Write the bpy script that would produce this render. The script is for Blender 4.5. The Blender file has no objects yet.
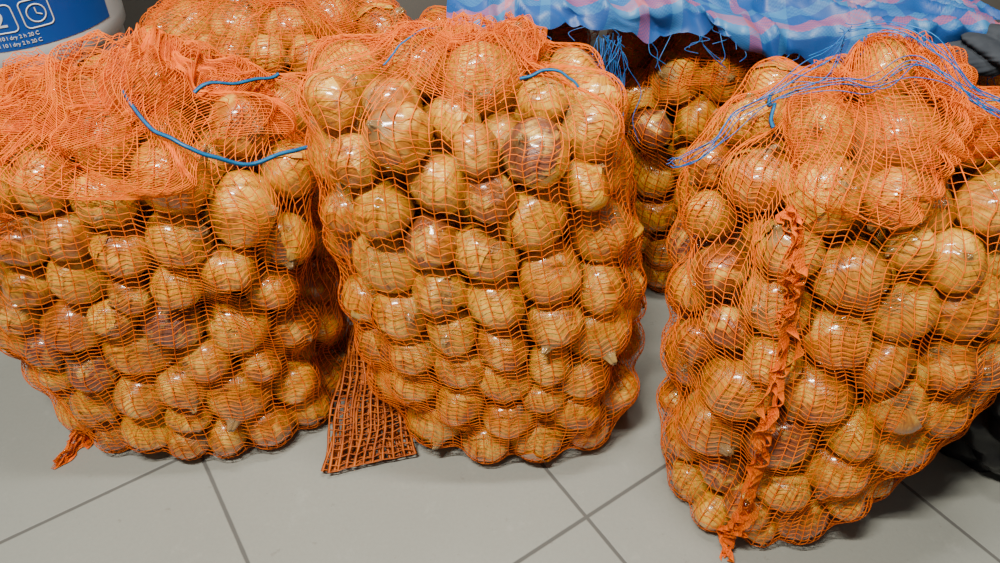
import bpy, math, numpy as np
from mathutils import Vector
R_ = np.random.default_rng
scene = bpy.context.scene
pi = math.pi

# ---------------------------------------------------------------- helpers
def norm(a):
    return a / np.maximum(np.linalg.norm(a, axis=-1, keepdims=True), 1e-9)

def make_mesh(name, V, F, mat, parent=None, smooth=True, attrs=None):
    V = np.asarray(V, dtype=np.float32).reshape(-1, 3)
    me = bpy.data.meshes.new(name)
    if isinstance(F, np.ndarray):
        n, k = F.shape
        me.vertices.add(len(V)); me.vertices.foreach_set('co', V.ravel())
        me.loops.add(n * k); me.loops.foreach_set('vertex_index', F.astype(np.int32).ravel())
        me.polygons.add(n)
        me.polygons.foreach_set('loop_start', np.arange(0, n * k, k, dtype=np.int32))
        me.polygons.foreach_set('loop_total', np.full(n, k, dtype=np.int32))
    else:
        me.from_pydata(V.tolist(), [], F)
    me.update(calc_edges=True)
    me.polygons.foreach_set('use_smooth', np.full(len(me.polygons), smooth, dtype=bool))
    if attrs:
        for an, (typ, data) in attrs.items():
            at = me.attributes.new(an, typ, 'POINT')
            data = np.asarray(data, dtype=np.float32)
            at.data.foreach_set('vector' if typ == 'FLOAT_VECTOR' else 'value', data.ravel())
    if mat: me.materials.append(mat)
    me.validate()
    ob = bpy.data.objects.new(name, me)
    scene.collection.objects.link(ob)
    if parent: ob.parent = parent
    return ob

def empty(name, loc=(0, 0, 0)):
    e = bpy.data.objects.new(name, None); scene.collection.objects.link(e)
    e.empty_display_size = .05
    return e

def sn(x, y, seed, n=6):
    r = R_(seed); out = 0
    for i in range(n):
        a, b = r.normal(0, 1, 2); c = r.uniform(0, 6.28)
        out = out + np.sin(a * x + b * y + c)
    return out / math.sqrt(n) / .9

def grid_faces(n, m, wrap_m=False, base=0):
    i = np.arange(n - 1)[:, None]; mm = m if wrap_m else m - 1
    j = np.arange(mm)[None, :]; j2 = (j + 1) % m
    a = i * m + j; b = i * m + j2; c = (i + 1) * m + j2; d = (i + 1) * m + j
    return (np.stack([a, b, c, d], -1).reshape(-1, 4) + base)

class Acc:
    def __init__(s): s.V = []; s.F = []; s.n = 0
    def add(s, V, F):
        s.V.append(V.reshape(-1, 3)); s.F.append(F + s.n); s.n += V.reshape(-1, 3).shape[0]
    def out(s): return np.concatenate(s.V), np.concatenate(s.F)

def tubes(acc, P, N, w, h, closed=False):
    n, L, _ = P.shape
    if closed: T = np.roll(P, -1, 1) - np.roll(P, 1, 1)
    else: T = np.gradient(P, axis=1)
    T = norm(T); S = norm(np.cross(N, T)); N2 = norm(np.cross(T, S))
    if np.isscalar(w): w = np.full((n, L, 1), w)
    V = np.stack([P + S * w / 2, P + N2 * h, P - S * w / 2], 2)
    base = (np.arange(n) * L * 3)[:, None, None]
    LL = L if closed else L - 1
    l = np.arange(LL)[None, :, None]; l2 = (l + 1) % L
    k = np.arange(3)[None, None, :]; k2 = (k + 1) % 3
    F = np.stack(np.broadcast_arrays(base + l * 3 + k, base + l2 * 3 + k, base + l2 * 3 + k2, base + l * 3 + k2), -1).reshape(-1, 4)
    acc.add(V, F)

def grid_normals(P, closed):
    du = np.gradient(P, axis=0)
    dv = (np.roll(P, -1, 1) - np.roll(P, 1, 1)) if closed else np.gradient(P, axis=1)
    return norm(np.cross(dv, du))

def net(acc, P, closed, sub=2, wc=.0015, wr=.0009, seed=0, zig=.28, flip=None):
    K, M, _ = P.shape; r = R_(seed)
    N = grid_normals(P, closed)
    if flip is not None:
        s = np.sign((N * flip).sum(-1, keepdims=True)); s[s == 0] = 1; N = N * s
    cols = np.arange(0, M, sub)
    Pc = P[:, cols].transpose(1, 0, 2); Nc = N[:, cols].transpose(1, 0, 2)
    wv = wc * r.uniform(.7, 1.3, (len(cols), K, 1))
    tubes(acc, Pc, Nc, wv, .0007)
    ci = np.arange(M) / sub
    z = np.where((ci.astype(int) % 2) == 0, zig, -zig)
    z2 = np.where(((ci.astype(int) + 1) % 2) == 0, zig, -zig)
    fr = ci - ci.astype(int)
    zz = z * (1 - fr) + z2 * fr
    jit = r.normal(0, .12, (K, M)); jit = (jit + np.roll(jit, 1, 1) + np.roll(jit, 1, 0)) / 1.7
    kk = np.clip(np.arange(K)[:, None] + zz[None] + jit, 0, K - 1.001)
    k0 = kk.astype(int); f = (kk - k0)[..., None]; mi = np.arange(M)[None]
    Pr = P[k0, mi] * (1 - f) + P[k0 + 1, mi] * f
    Nr = N[k0, mi]
    tubes(acc, Pr, Nr, wr, .0006, closed)

# ---------------------------------------------------------------- materials
def new_mat(name):
    m = bpy.data.materials.new(name); m.use_nodes = True
    nt = m.node_tree; b = nt.nodes['Principled BSDF']
    return m, nt, b
def nd(nt, t, **k):
    n = nt.nodes.new(t)
    for a, v in k.items(): setattr(n, a, v)
    return n
def mth(nt, op, a, b=None, c=None):
    n = nd(nt, 'ShaderNodeMath', operation=op)
    for i, v in enumerate((a, b, c)):
        if v is None: continue
        if isinstance(v, (int, float)): n.inputs[i].default_value = v
        else: nt.links.new(v, n.inputs[i])
    return n.outputs[0]
def ramp(nt, fac, stops, interp='LINEAR'):
    n = nd(nt, 'ShaderNodeValToRGB'); cr = n.color_ramp; cr.interpolation = interp
    while len(cr.elements) < len(stops): cr.elements.new(.5)
    for e, (p, c) in zip(cr.elements, stops):
        e.position = p; e.color = (*c, 1)
    nt.links.new(fac, n.inputs[0]); return n.outputs[0]
def mixc(nt, fac, a, b, bt='MIX'):
    n = nd(nt, 'ShaderNodeMix', data_type='RGBA', blend_type=bt)
    for i, v in ((0, fac), (6, a), (7, b)):
        if isinstance(v, (int, float)): n.inputs[i].default_value = v
        elif isinstance(v, tuple): n.inputs[i].default_value = (*v, 1)
        else: nt.links.new(v, n.inputs[i])
    return n.outputs[2]
def noise(nt, vec, scale, detail=3, rough=.5):
    n = nd(nt, 'ShaderNodeTexNoise'); n.inputs['Scale'].default_value = scale
    n.inputs['Detail'].default_value = detail; n.inputs['Roughness'].default_value = rough
    if vec is not None: nt.links.new(vec, n.inputs['Vector'])
    return n.outputs['Fac']
def bump(nt, b, h, s, d=.001):
    n = nd(nt, 'ShaderNodeBump'); n.inputs['Strength'].default_value = s; n.inputs['Distance'].default_value = d
    nt.links.new(h, n.inputs['Height']); nt.links.new(n.outputs[0], b.inputs['Normal'])

def onion_mat():
    m, nt, b = new_mat('onion_skin')
    L = nd(nt, 'ShaderNodeAttribute', attribute_name='oloc').outputs['Vector']
    rn = nd(nt, 'ShaderNodeAttribute', attribute_name='rnd').outputs['Fac']
    sp = nd(nt, 'ShaderNodeSeparateXYZ'); nt.links.new(L, sp.inputs[0])
    x, y, z = sp.outputs
    rad = mth(nt, 'MAXIMUM', mth(nt, 'SQRT', mth(nt, 'ADD', mth(nt, 'MULTIPLY', x, x), mth(nt, 'MULTIPLY', y, y))), .02)
    cx = nd(nt, 'ShaderNodeCombineXYZ')
    off = mth(nt, 'MULTIPLY', rn, 40.)
    nt.links.new(mth(nt, 'ADD', mth(nt, 'MULTIPLY', mth(nt, 'DIVIDE', x, rad), 6.), off), cx.inputs[0])
    nt.links.new(mth(nt, 'MULTIPLY', mth(nt, 'DIVIDE', y, rad), 6.), cx.inputs[1])
    nt.links.new(mth(nt, 'MULTIPLY', z, .5), cx.inputs[2])
    streak = noise(nt, cx.outputs[0], 1.9, 5, .65)
    va = nd(nt, 'ShaderNodeVectorMath', operation='ADD'); nt.links.new(L, va.inputs[0])
    co = nd(nt, 'ShaderNodeCombineXYZ')
    for i in range(3): nt.links.new(off, co.inputs[i])
    nt.links.new(co.outputs[0], va.inputs[1])
    patch = noise(nt, va.outputs[0], 1.3, 4, .6)
    base = ramp(nt, rn, [(0, (.76, .325, .006)), (.3, (.88, .445, .018)), (.55, (.70, .26, .004)), (.72, (.48, .135, .003)), (.86, (.86, .45, .04)), (.93, (.33, .08, .006)), (.98, (.20, .08, .055))])
    c1 = mixc(nt, ramp(nt, streak, [(.42, (0, 0, 0)), (.68, (.85, .85, .85))]), base, (.27, .065, .002))
    lt = ramp(nt, patch, [(.51, (0, 0, 0)), (.68, (.85, .85, .85))])
    c2 = mixc(nt, lt, c1, (.98, .62, .10))
    dk = ramp(nt, patch, [(.32, (.85, .85, .85)), (.44, (0, 0, 0))])
    c3 = mixc(nt, dk, c2, (.24, .055, .003))
    nk = ramp(nt, mth(nt, 'ABSOLUTE', z), [(.78, (0, 0, 0)), (.97, (1, 1, 1))])
    c4 = mixc(nt, mth(nt, 'MULTIPLY', nk, .85), c3, (.28, .17, .065))
    nt.links.new(c4, b.inputs['Base Color'])
    nt.links.new(ramp(nt, patch, [(.3, (.36, .36, .36)), (.7, (.22, .22, .22))]), b.inputs['Roughness'])
    b.inputs['Specular IOR Level'].default_value = .5
    b.inputs['Coat Weight'].default_value = .9; b.inputs['Coat Roughness'].default_value = .12
    bump(nt, b, streak, .65, .003)
    return m

def plain(name, col, rough=.5, spec=.5, col2=None, sc=20, metallic=0, trans=0, bs=0, alpha=1):
    m, nt, b = new_mat(name)
    tc = nd(nt, 'ShaderNodeTexCoord').outputs['Object']
    nz = noise(nt, tc, sc, 4)
    c2 = col2 or tuple(c * .75 for c in col)
    nt.links.new(ramp(nt, nz, [(.35, col), (.65, c2)]), b.inputs['Base Color'])
    b.inputs['Roughness'].default_value = rough; b.inputs['Specular IOR Level'].default_value = spec
    b.inputs['Metallic'].default_value = metallic
    b.inputs['Transmission Weight'].default_value = trans
    b.inputs['Alpha'].default_value = alpha
    if bs: bump(nt, b, nz, bs, .003)
    return m

M_ONION = onion_mat()
M_NET = plain('orange_netting', (.95, .20, .0), .5, .2, (.86, .135, .0), 60)
M_NET2 = plain('orange_netting_dense', (.60, .14, .01), .5, .3, (.36, .07, .006), 60)
M_CORD = plain('blue_cord', (.004, .11, .28), .4, .4, (.01, .16, .38), 90)
M_BTHR = plain('blue_thread', (.01, .10, .42), .4, .4, (.03, .22, .60), 90)
M_BLACK = plain('black_plastic', (.008, .008, .010), .28, .5, (.015, .015, .018), 10, bs=.3)
M_GREY = plain('dark_fabric', (.035, .042, .055), .85, .2, (.05, .058, .072), 40, bs=.2)
M_WHITE = plain('white_plastic', (.72, .74, .76), .35, .5, (.66, .68, .70), 5)
M_LABEL = plain('blue_label', (.008, .07, .36), .3, .5, (.012, .09, .42), 6)
M_ICON = plain('label_print_white', (.85, .88, .9), .35, .5, (.8, .83, .86), 6)
M_WALL = plain('wall_paint', (.16, .15, .14), .8, .3, (.13, .12, .11), 3, bs=.1)

# ---------------------------------------------------------------- floor
def floor_mat():
    m, nt, b = new_mat('floor_tiles')
    tc = nd(nt, 'ShaderNodeTexCoord').outputs['Object']
    sp = nd(nt, 'ShaderNodeSeparateXYZ'); nt.links.new(tc, sp.inputs[0])
    T = .4515; x, y = sp.outputs[0], sp.outputs[1]
    dirs = [(.829, .559, .431), (-.559, .829, .404)]
    ds = []; ids = []
    for a, c, o in dirs:
        q = mth(nt, 'DIVIDE', mth(nt, 'SUBTRACT', mth(nt, 'ADD', mth(nt, 'MULTIPLY', x, a), mth(nt, 'MULTIPLY', y, c)), o), T)
        fr = mth(nt, 'FRACT', mth(nt, 'ADD', q, 10.))
        ids.append(mth(nt, 'FLOOR', mth(nt, 'ADD', q, 10.)))
        ds.append(mth(nt, 'MULTIPLY', mth(nt, 'MINIMUM', fr, mth(nt, 'SUBTRACT', 1., fr)), T))
    d = mth(nt, 'MINIMUM', *ds)
    wob = mth(nt, 'ADD', d, mth(nt, 'MULTIPLY', mth(nt, 'SUBTRACT', noise(nt, tc, 60, 3), .5), .0012))
    g = ramp(nt, mth(nt, 'MULTIPLY', wob, 100.), [(.20, (1, 1, 1)), (.38, (0, 0, 0))])
    n1 = noise(nt, tc, 4, 5, .6); n2 = noise(nt, tc, 160, 3, .6)
    ci = nd(nt, 'ShaderNodeCombineXYZ'); nt.links.new(ids[0], ci.inputs[0]); nt.links.new(ids[1], ci.inputs[1])
    wn = nd(nt, 'ShaderNodeTexWhiteNoise'); nt.links.new(ci.outputs[0], wn.inputs['Vector'])
    tile = mixc(nt, n1, (.255, .268, .245), (.335, .35, .32))
    tile = mixc(nt, mth(nt, 'MULTIPLY', n2, .4), tile, (.18, .185, .165))
    tile = mixc(nt, mth(nt, 'MULTIPLY', wn.outputs['Value'], .25), tile, (.25, .26, .24))
    sc = ramp(nt, noise(nt, tc, 14, 6, .75), [(.58, (0, 0, 0)), (.78, (.45, .45, .45))])
    tile = mixc(nt, sc, tile, (.40, .41, .38))
    dirt = ramp(nt, noise(nt, tc, 38, 6, .75), [(.62, (0, 0, 0)), (.74, (.6, .6, .6))])
    tile = mixc(nt, dirt, tile, (.13, .11, .09))
    col = mixc(nt, g, tile, (.10, .10, .095))
    nt.links.new(col, b.inputs['Base Color'])
    nt.links.new(mixc(nt, g, (.38, .38, .38), (.8, .8, .8)), b.inputs['Roughness'])
    h = mth(nt, 'ADD', mth(nt, 'MULTIPLY', g, -1.), mth(nt, 'MULTIPLY', n2, .12))
    bump(nt, b, h, .5, .0012)
    return m
def box(name, lo, hi, mat):
    x0, y0, z0 = lo; x1, y1, z1 = hi
    V = [(x0,y0,z0),(x1,y0,z0),(x1,y1,z0),(x0,y1,z0),(x0,y0,z1),(x1,y0,z1),(x1,y1,z1),(x0,y1,z1)]
    F = [(0,3,2,1),(4,5,6,7),(0,1,5,4),(1,2,6,5),(2,3,7,6),(3,0,4,7)]
    return make_mesh(name, V, F, mat, smooth=False)
box('floor', (-2.2, -1.5, -.05), (2.2, 1.85, 0), floor_mat())
box('wall_back', (-2.2, 1.85, -.05), (2.2, 1.95, 2.6), M_WALL)

# ---------------------------------------------------------------- onions
NPH, NR = 22, 24
def onion_template(seed, nph=NPH):
    r = R_(seed); nl = r.uniform(-.06, .14); sq = r.uniform(.84, 1.08)
    pr = np.array([(0.0,-.80),(.07,-.86),(.15,-.88),(.24,-.85),(.45,-.78),(.72,-.61),(.92,-.33),(1.0,0.0),(.945,.32),(.78,.59),(.53,.79),(.30,.90),(.17,.98+nl*.4),(.11,1.06+nl),(.07,1.13+nl),(.0,1.11+nl)])
    tt = np.linspace(0, len(pr) - 1, NR)
    i = np.clip(tt.astype(int), 0, len(pr) - 2); f = (tt - i)[:, None]
    p0 = pr[np.clip(i-1,0,None)]; p1 = pr[i]; p2 = pr[i+1]; p3 = pr[np.clip(i+2,None,len(pr)-1)]
    q = .5*((2*p1)+(-p0+p2)*f+(2*p0-5*p1+4*p2-p3)*f**2+(-p0+3*p1-3*p2+p3)*f**3)
    q[:,0] = np.maximum(q[:,0], 0); q[0,0] = q[-1,0] = .001
    ph = np.linspace(0, 2*np.pi, nph, endpoint=False)
    rr = q[:,0][:,None]*(1+.04*np.sin(2*ph+r.uniform(0,6))+.028*np.sin(3*ph+r.uniform(0,6))+.009*np.sin(9*ph+r.uniform(0,6)))[None]
    z = np.repeat(q[:,1][:,None], nph, 1)*sq
    bend = np.clip(z-.75, 0, 1)*r.uniform(-.9,.9)
    nk = np.clip((z-.9)*6,0,1)*.035*np.sin(5*ph+r.uniform(0,6))[None]
    V = np.stack([(rr+nk)*np.cos(ph)+bend, (rr+nk)*np.sin(ph), z], -1).reshape(-1,3)
    nh=16; a=r.uniform(0,6.28,nh); L=r.uniform(.12,.26,nh); z0=-.85*sq
    c,s_=np.cos(a),np.sin(a); rr0=r.uniform(.02,.12,nh)
    b0=np.stack([rr0*c-.014*s_,rr0*s_+.014*c,np.full(nh,z0)],-1); b1=np.stack([rr0*c+.014*s_,rr0*s_-.014*c,np.full(nh,z0)],-1)
    tp=np.stack([(rr0+L)*c,(rr0+L)*s_,z0-r.uniform(-.02,.10,nh)],-1); tp2=tp+np.array([.004,.004,.004])
    H=np.stack([b0,b1,tp,tp2],1).reshape(-1,3)
    n0=len(V); F=grid_faces(NR, nph, True); HF=(np.arange(nh)[:,None]*4+np.arange(4)[None])+n0
    return np.vstack([V,H]), np.vstack([F,HF])
TEMPL = [onion_template(s) for s in range(12)]

def rand_rot(r, n):
    q = norm(r.normal(0,1,(n,4))); w,x,y,z = q.T
    return np.stack([np.stack([1-2*(y*y+z*z),2*(x*y-z*w),2*(x*z+y*w)],-1),
        np.stack([2*(x*y+z*w),1-2*(x*x+z*z),2*(y*z-x*w)],-1),
        np.stack([2*(x*z-y*w),2*(y*z+x*w),1-2*(x*x+y*y)],-1)],-2)

def build_onions(name, C, Rr, seed, parent):
    r = R_(seed); rot = rand_rot(r, len(C))
    VV=[];FF=[];LL=[];NN=[];n=0
    for i in range(len(C)):
        V,F = TEMPL[r.integers(len(TEMPL))]; rd=r.uniform()
        VV.append((V*Rr[i])@rot[i].T + C[i]); FF.append(F+n); LL.append(V); NN.append(np.full(len(V), rd)); n+=len(V)
        for _ in range(r.integers(0,3)):
            w=r.integers(4,10); h=r.integers(5,11); j0=r.integers(NPH); i0=r.integers(4,NR-h-3)
            G=V[:NR*NPH].reshape(NR,NPH,3)[i0:i0+h][:, (j0+np.arange(w))%NPH]
            a=np.linspace(0,1,w)[None]; b=np.linspace(0,1,h)[:,None]
            lift=1.012+r.uniform(.02,.10)*a**3+.05*r.uniform()*b**4
            rag=r.normal(0,.03,(h,w,3)); rag[1:-1,1:-1]=0
            P=G*lift[...,None]+rag
            VV.append((P.reshape(-1,3)*Rr[i])@rot[i].T+C[i]); FF.append(grid_faces(h,w)+n); LL.append(G.reshape(-1,3)*np.array([1.3,1.3,.9]))
            NN.append(np.full(h*w,r.choice([.05,.28,.35,.85,.6]))); n+=h*w
    return make_mesh(name, np.concatenate(VV), np.concatenate(FF), M_ONION, parent,
        attrs={'oloc':('FLOAT_VECTOR',np.concatenate(LL)),'rnd':('FLOAT',np.concatenate(NN))})

def pack(st, H, seed, rmean=.0398, dens=.76, fixed=None, slope=0.):
    r = R_(seed); zs = st[:,0]
    pf = lambda z: [np.interp(z, zs, st[:,k]) for k in (1,2,3,4)]
    zz = np.linspace(0,H,60); _,_,a,b = pf(zz)
    vol = float(np.mean(np.pi*a*b))*H*.98
    n = int(dens*vol/(4/3*np.pi*rmean**3*1.08))
    Rr = np.clip(r.normal(rmean,.0068,n), .027,.054)
    z = r.uniform(.03,H-.03,n); cx,cy,a,b = pf(z)
    th = r.uniform(0,6.28,n); q = np.sqrt(r.uniform(0,1,n))*.85
    C = np.stack([cx+a*q*np.cos(th), cy+b*q*np.sin(th), z],-1)
    for it in range(420):
        D = C[:,None]-C[None]; d = np.linalg.norm(D,axis=-1)+1e-9
        np.fill_diagonal(d, 9)
        ov = np.clip((Rr[:,None]+Rr[None])*.965-d, 0, None)
        C = C + (D/d[...,None]*ov[...,None]).sum(1)*.32
        if it<300: C[:,2] -= .0006
        cx,cy,a,b = pf(C[:,2])
        ax=a-Rr; bx=b-Rr
        X=(C[:,0]-cx); Y=(C[:,1]-cy)
        k = (np.abs(X/ax)**2.7+np.abs(Y/bx)**2.7)**(1/2.7)
        s = np.where(k>1, 1/np.maximum(k,1e-6), 1)
        C[:,0]=cx+X*s; C[:,1]=cy+Y*s
        top = H - .035*np.minimum(k,1)**2 - slope*(C[:,0]-cx)/a - Rr
        C[:,2] = np.clip(C[:,2], Rr, np.maximum(top,Rr))
    if fixed is not None:
        for f in fixed:
            f=np.array(f); keep = np.linalg.norm(C-f[:3],axis=1)>(Rr+f[3])*.8
            C=C[keep];Rr=Rr[keep]
            C=np.vstack([C,f[:3]]);Rr=np.append(Rr,f[3])
    return C,Rr

def catmull(pr,tt):
    i=np.clip(tt.astype(int),0,len(pr)-2); f=(tt-i)[:,None]
    p0=pr[np.clip(i-1,0,None)];p1=pr[i];p2=pr[i+1];p3=pr[np.clip(i+2,None,len(pr)-1)]
    return .5*((2*p1)+(-p0+p2)*f+(2*p0-5*p1+4*p2-p3)*f**2+(-p0+3*p1-3*p2+p3)*f**3)

class Sack:
    def __init__(s, name, st, H, seed, fixed=None, M=200, dens=.76, pitch=.0078, netw=(.0015,.0010), sag=.9, tilt=.5, slope=0.):
        s.st=np.array(st,float); s.H=H; s.seed=seed; s.tilt=tilt
        s.root=empty(name)
        s.C,s.R=pack(s.st,H,seed,dens=dens,fixed=fixed,slope=slope)
        z0=.09; z1=H-.08
        pf=lambda z:[np.interp(z,s.st[:,0],s.st[:,k]) for k in (1,2,3,4)]
        s.z1=z1; s.pf=pf; s.cz=.12
        rows=[]
        for ph in np.radians(np.linspace(-80,0,int(.17/pitch))[:-1]): rows.append((z0,ph))
        for z in np.linspace(z0,z1,int((z1-z0)/pitch))[:-1]: rows.append((z,0.))
        for ph in np.radians(np.linspace(0,88,int(.25/pitch))): rows.append((z1,ph))
        rows=np.array(rows); K=len(rows)
        th=np.linspace(0,2*np.pi,M,endpoint=False)
        TH=np.repeat(th[None],K,0); ki=np.arange(K)[:,None]/K
        TH=TH+.04*sn(TH*0+np.cos(th)*2,ki*7,seed+5)+.025*sn(np.sin(th)*5,ki*14+np.cos(th)*3,seed+6)
        kk=np.arange(K)[:,None]+sag*(4.5*sn(np.cos(th)[None]*2.2+np.sin(th)[None]*1.3,ki*4,seed+7)+1.8*sn(np.cos(th)[None]*6,np.sin(th)[None]*6+ki*9,seed+8))*np.sin(np.pi*np.clip(ki,0,1))
        kk=np.clip(kk,0,K-1)
        Z=np.interp(kk,np.arange(K),rows[:,0]); PH=np.interp(kk,np.arange(K),rows[:,1])
        cx,cy,a,b=pf(Z)
        s.O=np.stack([cx,cy,Z],-1)
        D=s.dirs(TH,PH,a,b)
        s.D=D; s.PH=PH
        T=s.cast(s.O,D,1.05)
        T0=T.copy(); mean=T.mean(1,keepdims=True); T=np.maximum(T,mean*.7)
        for it in range(24):
            Tp=np.pad(T,((1,1),(0,0)),'edge')
            B=(Tp[:-2]+Tp[2:]+np.roll(T,1,1)+np.roll(T,-1,1))/4
            T=np.maximum(T0,B)
        topw=np.clip(PH/1.0,0,1)
        T=T+.0016+.010*topw*np.abs(sn(np.cos(TH)*7,np.sin(TH)*7+PH*1.2,seed+9))
        P=s.O+D*T[...,None]
        P[...,2]=np.where(P[...,2]<.0025,.0025,P[...,2])
        s.P=P
        acc=Acc(); net(acc,P,True,2,netw[0],netw[1],seed,flip=D)
        s.acc=acc
        build_onions('onions',s.C,s.R,seed+100,s.root)
    def dirs(s,TH,PH,a,b):
        c=np.where(PH>0,s.cz,.14)
        D=np.stack([np.cos(TH)*a*np.cos(PH),np.sin(TH)*b*np.cos(PH)+np.where(PH>0,np.sin(PH),0)*s.tilt*.12,np.sin(PH)*c],-1)
        return norm(D)
    def cast(s,O,D,k):
        T=np.zeros(D.shape[:-1])
        for i in range(len(s.C)):
            v=s.C[i]-O; pr=(v*D).sum(-1); disc=s.R[i]**2*k-((v*v).sum(-1)-pr*pr)
            T=np.maximum(T,np.where(disc>0,pr+np.sqrt(np.maximum(disc,0)),0))
        return T
    def finish(s):
        V,F=s.acc.out(); make_mesh('netting',V,F,M_NET,s.root)
    def mouth(s, th0, th1, ph0, ph1, amp, seed, n=(46,120), base=.004, w=(.0013,.001), wav=.12):
        """loose crumpled layer of netting lying on the shoulders of the sack"""
        ph=np.linspace(ph0,ph1,n[0])[:,None]; th=np.linspace(th0,th1,n[1])[None]
        PH,TH=np.broadcast_arrays(ph,th); PH=PH.copy();TH=TH.copy()
        PH+=wav*sn(TH*3,PH*1.5,seed); TH+=.08*sn(TH*5,PH*6,seed+1)
        q=TH*3+PH*5
        off=base+amp*(1-np.abs(sn(q*1.2,PH*5-TH,seed+2)).clip(0,1))*.8+amp*.5*np.abs(sn(TH*12,PH*10,seed+3))
        Z=s.z1+np.minimum(PH,0)*.22
        cx,cy,a,b=s.pf(Z); O=np.stack([cx,cy,Z],-1)
        D=s.dirs(TH,np.maximum(PH,.001),a,b)
        T=s.cast(O,D,1.15)
        T=np.maximum(T,T.max()*.4)
        for it in range(14):
            Tp=np.pad(T,1,'edge'); T=(Tp[:-2,1:-1]+Tp[2:,1:-1]+Tp[1:-1,:-2]+Tp[1:-1,2:]+2*T)/6
        P=O+D*(T+off)[...,None]
        net(s.acc,P,False,2,w[0],w[1],seed,flip=D)
    def snap(s, pts, off, per=10):
        pts=np.array(pts,float); t=np.linspace(0,len(pts)-1,len(pts)*per)
        Q=catmull(pts,t)
        hull=s.P.reshape(-1,3); dd=s.D.reshape(-1,3)
        w=np.array([1,1,.25])
        d=(((Q[:,None]-hull[None])**2)*w).sum(-1)+(hull[None,:,2]<.40)*9
        idx=d.argmin(1); B=hull[idx].copy(); N=dd[idx].copy()
        B[:,:2]=B[:,:2]*.4+Q[:,:2]*.6
        for _ in range(5):
            B[1:-1]=(B[:-2]+2*B[1:-1]+B[2:])/4; N[1:-1]=(N[:-2]+N[1:-1]+N[2:])/3
        N=norm(N+np.array([0,-.3,.6])); return B+N*off,N
    def cord(s, pts, w=.0055, off=.016, name='drawstring', mat=None):
        P,dn=s.snap(pts,off)
        acc=Acc(); tubes(acc,P[None],dn[None],w,.0012); V,F=acc.out()
        return make_mesh(name,V,F,mat or M_CORD,s.root)
    def threads(s, pts, n, seed, w=.0013, spread=.008, off=.014):
        r=R_(seed); acc=Acc(); pts=np.array(pts,float)
        for i in range(n):
            P,dn=s.snap(pts+r.normal(0,spread,pts.shape),off+r.uniform(0,.012))
            tubes(acc,P[None],dn[None],w,w*.7)
        V,F=acc.out(); make_mesh('loose_blue_threads',V,F,M_BTHR,s.root)

# front sacks --------------------------------------------------------
S1=Sack('onion_sack',[(0,-.49,.840,.22,.178),(.05,-.51,.85,.248,.188),(.25,-.525,.86,.265,.19),(.45,-.505,.87,.26,.185),(.60,-.49,.885,.24,.175),(.68,-.48,.90,.22,.16)],.58,1,tilt=1.0,slope=-.015)
S2=Sack('onion_sack',[(0,.02,.82,.19,.165),(.1,.01,.83,.230,.180),(.3,-.015,.835,.230,.174),(.5,-.042,.85,.212,.168),(.62,-.047,.87,.203,.165),(.68,-.045,.88,.19,.15)],.63,2,tilt=1.2,slope=.02)
S3=Sack('onion_sack',[(0,.385,.640,.115,.118),(.06,.41,.665,.16,.152),(.16,.44,.69,.200,.17),(.32,.455,.715,.230,.178),(.5,.44,.75,.208,.17),(.60,.45,.78,.185,.165),(.68,.45,.80,.17,.15)],.62,3,
        fixed=[(.46,.81,.605,.036)],tilt=1.0)
S2.mouth(-pi,pi,.40,1.15,.014,12,(36,110))
S1.mouth(-pi*.95,.8,.12,1.25,.020,21,(64,110),w=(.0014,.0011),wav=.22); S1.mouth(-pi*.9,.1,.45,1.25,.026,24,(50,80),w=(.0014,.0011),wav=.25); S1.mouth(pi*.9,pi*1.4,-.4,.5,.016,22,(50,50),w=(.0014,.0011),wav=.2)
S3.mouth(-pi*.8,.9,.45,1.2,.018,23,(50,100),w=(.0013,.0010),wav=.2); S3.mouth(-pi*.40,.8,.28,.9,.022,28,(48,70),wav=.22)
S1.cord([(-.473,.838,.57),(-.415,.763,.57),(-.36,.74,.57),(-.299,.774,.57),(-.257,.812,.57)],off=.022)
S1.cord([(-.402,.852,.57),(-.357,.895,.57),(-.321,.94,.57)],off=.020)
S2.cord([(-.13,.812,.62),(-.111,.85,.62),(-.076,.888,.62)],w=.0045)
S2.cord([(.018,.79,.62),(.055,.80,.62),(.083,.79,.62)],w=.0045)
S3.cord([(.332,.78,.60),(.322,.75,.59),(.318,.723,.58)],off=.02)
S3.threads([(.212,.746,.56),(.232,.73,.62),(.29,.762,.64),(.377,.787,.64),(.42,.85,.64)],6,5)
S3.threads([(.33,.76,.64),(.40,.74,.63),(.46,.75,.62),(.512,.72,.60),(.56,.69,.60)],6,6,spread=.012)
S3.threads([(.42,.86,.64),(.48,.80,.64),(.55,.76,.62),(.60,.74,.60)],6,7,spread=.012)

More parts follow.
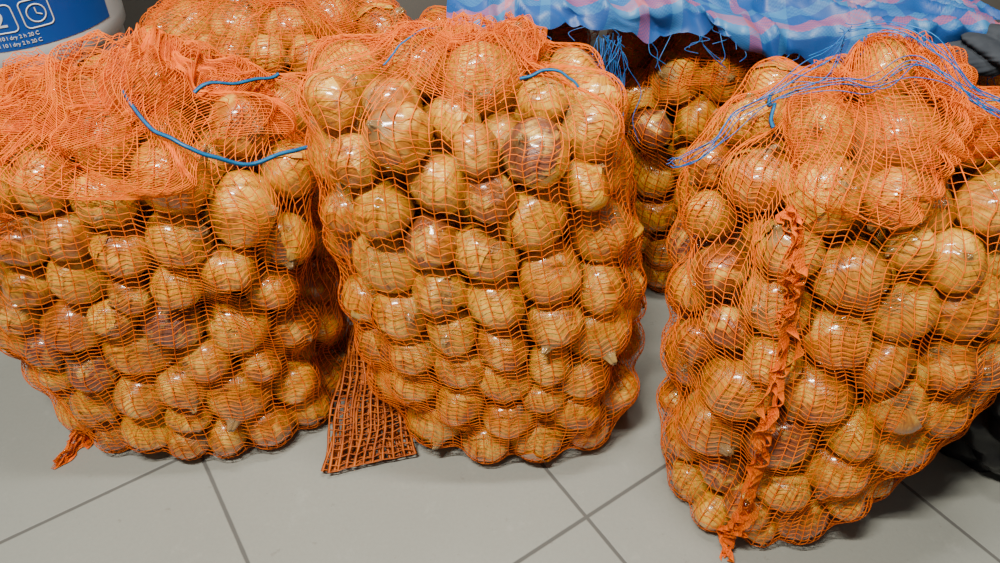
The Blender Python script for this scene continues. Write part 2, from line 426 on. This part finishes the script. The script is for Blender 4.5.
def frill(S, pts, w, seed, n=170, m=9, amp=.006, lays=4, gap=.006):
    pts=np.array(pts,float); Q=catmull(pts,np.linspace(0,len(pts)-1,n))
    hull=S.P.reshape(-1,3); nn=S.D.reshape(-1,3)
    d=((Q[:,None]-hull[None])**2).sum(-1); idx=d.argmin(1)
    base=hull[idx]; N=nn[idx]
    for _ in range(8):
        base[1:-1]=(base[:-2]+base[1:-1]*2+base[2:])/4; N[1:-1]=(N[:-2]+N[1:-1]+N[2:])/3
    far=np.linalg.norm(Q-base,axis=1); far=np.clip((far-.012)/.02,0,1)[:,None]; base=base*(1-far)+Q*far
    T=norm(np.gradient(base,axis=0)); Sd=norm(np.cross(N,T))
    t=np.arange(n)/n
    for lay in range(lays):
        v=np.linspace(0,1,m)[None,:,None]
        ww=w*(.75+.35*sn(t*25,t*0,seed+lay))[:,None,None]
        side=(amp*(sn(t*45,t*0,seed+3+lay)+.5*sn(t*150,t*0,seed+7+lay)))[:,None,None]
        P=base[:,None]+N[:,None]*(v*ww)+Sd[:,None]*(side*(.3+v)+(lay-(lays-1)/2)*gap*(1-v*.5))
        P[...,2]=np.maximum(P[...,2],.002)
        net(S.acc,P,False,1,.0010,.0007,seed+lay,flip=np.broadcast_to(Sd[:,None],P.shape))
frill(S3,[(.325,.64,.53),(.322,.60,.49),(.328,.57,.42),(.325,.54,.325),(.325,.53,.24),(.329,.525,.13),(.33,.525,.04),(.33,.515,.003)],.012,31,lays=4,gap=.006)
frill(S1,[(-.79,.86,.26),(-.785,.83,.15),(-.737,.80,.08),(-.69,.755,.03),(-.69,.70,.012),(-.70,.67,.004)],.020,41,n=110,amp=.006,lays=5,gap=.009)
S1.finish(); S2.finish(); S3.finish()

# back sacks -----------------------------------------------------------
def back(cx,cy,a,b,H,seed,fixed=None):
    S=Sack('onion_sack',[(0,cx,cy,a*.85,b*.9),(.1,cx,cy,a,b),(.4,cx,cy,a,b),(H+.02,cx,cy,a*.88,b*.9)],H,seed,M=160,pitch=.009,fixed=fixed)
    S.mouth(-pi,pi,.2,1.2,.014,seed+50,(36,100)); S.finish(); return S
S4=back(-.40,1.23,.25,.165,.56,4)
S5=back(.00,1.24,.165,.155,.535,5)
S6=back(.38,1.20,.20,.155,.535,6,fixed=[(.252,1.062,.385,.036)])
S7=back(.80,1.15,.19,.16,.52,7)

# ---------------------------------------------------------------- buckets
def bucket(zb, cx, cy, r0, r1, h, label):
    root=empty('paint_bucket')
    pr=[(0,.004),(r0-.012,.004),(r0-.01,0),(r0-.003,0),(r0,.004)]
    def rad(z): return r0+(r1-r0)*z/h
    pr+=[(rad(.03),.03),(rad(h-.09),h-.09),(rad(h-.09)+.008,h-.088),(rad(h-.07)+.008,h-.075),(rad(h-.07),h-.073),(rad(h-.04),h-.04),(rad(h-.04)+.01,h-.038),(rad(h)+.01,h-.02),(rad(h)+.014,h-.02),(rad(h)+.014,h),(rad(h)+.004,h+.004),(rad(h)-.004,h+.002),(rad(h)-.01,h-.010),(0,h-.010)]
    pr=np.array(pr); ph=np.linspace(0,2*np.pi,72,endpoint=False)
    V=np.stack([cx+pr[:,0][:,None]*np.cos(ph),cy+pr[:,0][:,None]*np.sin(ph),zb+np.repeat(pr[:,1][:,None],72,1)],-1)
    o=make_mesh('tub_and_lid',V,grid_faces(len(pr),72,True),M_WHITE,root)
    md=o.modifiers.new('e','EDGE_SPLIT'); md.split_angle=math.radians(40)
    if label:
        z=np.linspace(.038,h-.10,8)[:,None]; p=np.linspace(-2.9,-.1,80)[None]
        rr=rad(z)+.0008
        V=np.stack([cx+rr*np.cos(p),cy+rr*np.sin(p),zb+z+p*0],-1)
        make_mesh('label',V,grid_faces(8,80),M_LABEL,root)
    return root,rad
def curved_text(root, txt, size, th, z, cx, cy, rad, zb, off=.0018, name='print'):
    cu=bpy.data.curves.new('t','FONT'); cu.body=txt; cu.size=size; cu.align_x='CENTER'; cu.extrude=0.0003
    ob=bpy.data.objects.new('t',cu); scene.collection.objects.link(ob)
    me=bpy.data.meshes.new_from_object(ob.evaluated_get(bpy.context.evaluated_depsgraph_get()))
    bpy.data.objects.remove(ob)
    for v in me.vertices:
        zz=z+v.co.y; rr=rad(zz)+off+v.co.z; a=th+v.co.x/rr
        v.co=(cx+rr*math.cos(a),cy+rr*math.sin(a),zb+zz)
    me.materials.append(M_ICON); o=bpy.data.objects.new(name,me); scene.collection.objects.link(o); o.parent=root
def curved_ring(root, pts2, w, th, z, cx, cy, rad, zb, off=.0016, closed=True, name='icon'):
    p=np.array(pts2,float)
    if closed: p=np.vstack([p,p[:1]])
    q=[]
    for a,b in zip(p[:-1],p[1:]):
        k=max(2,int(np.linalg.norm(b-a)/.004)); q+= [a+(b-a)*i/k for i in range(k)]
    q.append(p[-1]); q=np.array(q); zz=z+q[:,1]; rr=rad(zz)+off; a=th+q[:,0]/rr
    P=np.stack([cx+rr*np.cos(a),cy+rr*np.sin(a),zb+zz],-1); N=np.stack([np.cos(a),np.sin(a),a*0],-1)
    acc=Acc(); tubes(acc,P[None],N[None],w,.0004); V,F=acc.out(); make_mesh(name,V,F,M_ICON,root)
bucket(0,-.92,1.36,.150,.160,.42,False)
bk,rad=bucket(.425,-.92,1.36,.185,.205,.36,True)
def rr_sq(s,r=.008):
    o=[]
    for cxx,cyy,a0 in ((s-r,s-r,0),(-s+r,s-r,90),(-s+r,-s+r,180),(s-r,-s+r,270)):
        for k in range(5):
            a=math.radians(a0+k*22.5); o.append((cxx+r*math.cos(a),cyy+r*math.sin(a)))
    return o
circ=lambda r:[(r*math.cos(i*.3491),r*math.sin(i*.3491)) for i in range(18)]
A=dict(cx=-.92,cy=1.36,rad=rad,zb=.425)
for i,th in enumerate((-1.72,-1.42,-1.12,-.82)):
    curved_ring(bk,rr_sq(.023),.0025,th,.092,**A)
    if i in(1,3): 
        curved_ring(bk,circ(.015),.0025,th,.092,**A); curved_ring(bk,[(0,.010),(0,0),(.008,-.004)],.0025,th,.092,closed=False,**A)
    elif i==2: curved_text(bk,'2',.040,th,.079,**A)
    else: curved_ring(bk,[(-.014,-.012),(-.014,.008),(0,.016),(.014,.008),(.014,-.012)],.003,th,.092,**A)
for j in range(2):
    curved_text(bk,'ml primer interior wall 10 l dry 2 h 20 C',.009,-1.25,.057-.012*j,**A)

# ---------------------------------------------------------------- woven sack
def woven_mat():
    m,nt,b=new_mat('woven_polypropylene')
    uv=nd(nt,'ShaderNodeAttribute',attribute_name='wuv').outputs['Vector']
    sp=nd(nt,'ShaderNodeSeparateXYZ'); nt.links.new(uv,sp.inputs[0])
    u,v=sp.outputs[0],sp.outputs[1]
    sv=mth(nt,'FRACT',mth(nt,'MULTIPLY',v,9.5)); su=mth(nt,'FRACT',mth(nt,'MULTIPLY',u,6.))
    blue=(.010,.08,.32); lb=(.04,.20,.46); pink=(.42,.11,.18)
    c=ramp(nt,sv,[(0,blue),(.34,lb),(.46,pink),(.64,blue),(.78,lb),(.9,blue)],'CONSTANT')
    c2=ramp(nt,su,[(0,blue),(.3,lb),(.5,pink),(.60,blue),(.8,lb),(.88,blue)],'CONSTANT')
    ck=nd(nt,'ShaderNodeTexChecker'); ck.inputs['Scale'].default_value=420; nt.links.new(uv,ck.inputs['Vector'])
    col=mixc(nt,mth(nt,'ADD',mth(nt,'MULTIPLY',ck.outputs['Fac'],.3),.30),c,c2)
    nt.links.new(col,b.inputs['Base Color']); b.inputs['Roughness'].default_value=.45
    bump(nt,b,ck.outputs['Fac'],.4,.0008)
    return m
ws=empty('woven_plastic_sack'); M_WOV=woven_mat()
def crease(x,y,seed): return 1-2*np.abs(sn(x,y,seed)).clip(0,1)
def fw(U,V,lay=0):
    x=-.07+U*.83
    e=1.045+.02*sn(U*9,U*0,61)-.02*U
    hang=np.clip(.10-V,0,.10)/.10
    y=e+np.maximum(V-.08,0)*.5-.012*hang
    ztop=.592-.015*U
    z=ztop-.045*hang*(.8+.2*sn(U*17,U*0,60))+.012*crease(U*14+V*4,V*6,62)+.007*crease(U*34,V*14+U*9,63)
    y=y+.012*crease(U*22,V*10,64)*(1-.3*hang)+.005*crease(U*50,V*20,66)
    x=x+.01*sn(U*20,V*10,65)
    return np.stack([x,y,z],-1)
nx,ny=280,80
u=np.linspace(0,1,nx)[None]; v=np.linspace(0,1,ny)[:,None]; U,Vv=np.broadcast_arrays(u,v)
o=make_mesh('sack_cloth',fw(U,Vv),grid_faces(ny,nx),M_WOV,ws,attrs={'wuv':('FLOAT_VECTOR',np.stack([U*.8,Vv*.5,U*0],-1))})
def thread(acc, pts, w=.0013):
    pts=np.array(pts,float); Q=catmull(pts,np.linspace(0,len(pts)-1,len(pts)*8))
    N=np.broadcast_to(np.array([0,-.7,.7]),Q.shape)
    tubes(acc,Q[None],N[None],w,w*.8)
acc=Acc(); r=R_(77)
for i in range(60):
    u=r.beta(1,1); x,y,z=fw(np.array([[u]]),np.array([[0.]]))[0,0]
    L=r.uniform(.015,.05)
    p=[(x,y,z)]
    for k in range(3):
        x+=r.normal(0,.012); y-=r.uniform(0,.012); z-=L/3*r.uniform(.5,1); p.append((x,y,z))
    thread(acc,p)
for i in range(24):
    x,y,z=.160+r.normal(0,.012),1.02+r.normal(0,.01),.56
    L=r.uniform(.06,.20);p=[(x,y,z)]
    for k in range(4):
        x+=r.normal(0.002,.010); y-=r.uniform(.0,.018); z-=L/4; p.append((x,y,z))
    thread(acc,p)
V,F=acc.out(); make_mesh('frayed_threads',V,F,M_BTHR,ws)

# ---------------------------------------------------------------- floor net flap
nf=empty('folded_net_flap')
acc=Acc()
K,M=24,10
v=np.linspace(0,1,K)[:,None];u=np.linspace(0,1,M)[None]
A0=np.array([-.282,.650,.003]);B0=np.array([-.150,.685,.003]);C0=np.array([-.262,.89,.09]);D0=np.array([-.20,.87,.09])
for lay in range(3):
    P=(A0*(1-u[...,None])+B0*u[...,None])*(1-v[...,None])+(C0*(1-u[...,None])+D0*u[...,None])*v[...,None]
    P=P.copy(); P[...,2]+=.006*np.abs(sn(u*6,v*9,81+lay))+.002+lay*.004; P[...,:2]+=lay*np.array([.005,-.003])
    P[...,0]+=.004*sn(u*4,v*8,85+lay)
    net(acc,P,False,1,.005,.0022,5+lay,zig=.15,flip=np.broadcast_to(np.array([0,0,1.]),P.shape))
V,F=acc.out(); make_mesh('net_weave',V,F,M_NET2,nf)

# ---------------------------------------------------------------- right: black bag, cloth
def blob(name,c,s,mat,seed,amp=.12,n=64,fine=.5):
    ph=np.linspace(0,2*np.pi,n*2,endpoint=False)[None]; t=np.linspace(.001,math.pi-.001,n)[:,None]
    d=np.stack([np.sin(t)*np.cos(ph),np.sin(t)*np.sin(ph),np.cos(t)+0*ph],-1)
    k=1+amp*np.abs(sn(d[...,0]*5+d[...,2]*3,d[...,1]*5-d[...,2]*4,seed))+amp*fine*np.abs(sn(d[...,0]*13-d[...,2]*9,d[...,1]*13+d[...,2]*9,seed+1))
    P=np.array(c)+d*np.array(s)*k[...,None]
    P[...,2]=np.maximum(P[...,2],.002)
    return make_mesh(name,P,grid_faces(n,2*n,True),mat)
blob('black_plastic_bag',(.85,.74,.12),(.13,.15,.14),M_BLACK,91,.15)
blob('dark_work_cloth',(.73,.99,.555),(.075,.05,.022),M_GREY,95,.35,fine=.1)

# ---------------------------------------------------------------- lights
def area(name,loc,rot,sx,sy,e,col):
    l=bpy.data.lights.new(name,'AREA'); l.shape='RECTANGLE'; l.size=sx; l.size_y=sy; l.energy=e; l.color=col
    o=bpy.data.objects.new(name,l); o.location=loc; o.rotation_euler=[math.radians(a) for a in rot]; scene.collection.objects.link(o)
area('ceiling_tube_light',(-.5,.05,2.3),(8,-12,0),.6,.06,80,(1,.94,.82))
area('ceiling_tube_light',(.1,.85,2.4),(0,0,0),.6,.06,32,(1,.95,.84))
w=bpy.data.worlds.new('World'); scene.world=w; w.use_nodes=True
w.node_tree.nodes['Background'].inputs[0].default_value=(1,.98,.94,1)
w.node_tree.nodes['Background'].inputs[1].default_value=.13

cam=bpy.data.cameras.new('camera'); co=bpy.data.objects.new('camera',cam); scene.collection.objects.link(co)
co.location=(0,0,1); co.rotation_euler=(math.radians(48),0,0); cam.lens=26; cam.sensor_width=36; cam.clip_start=.01
scene.camera=co
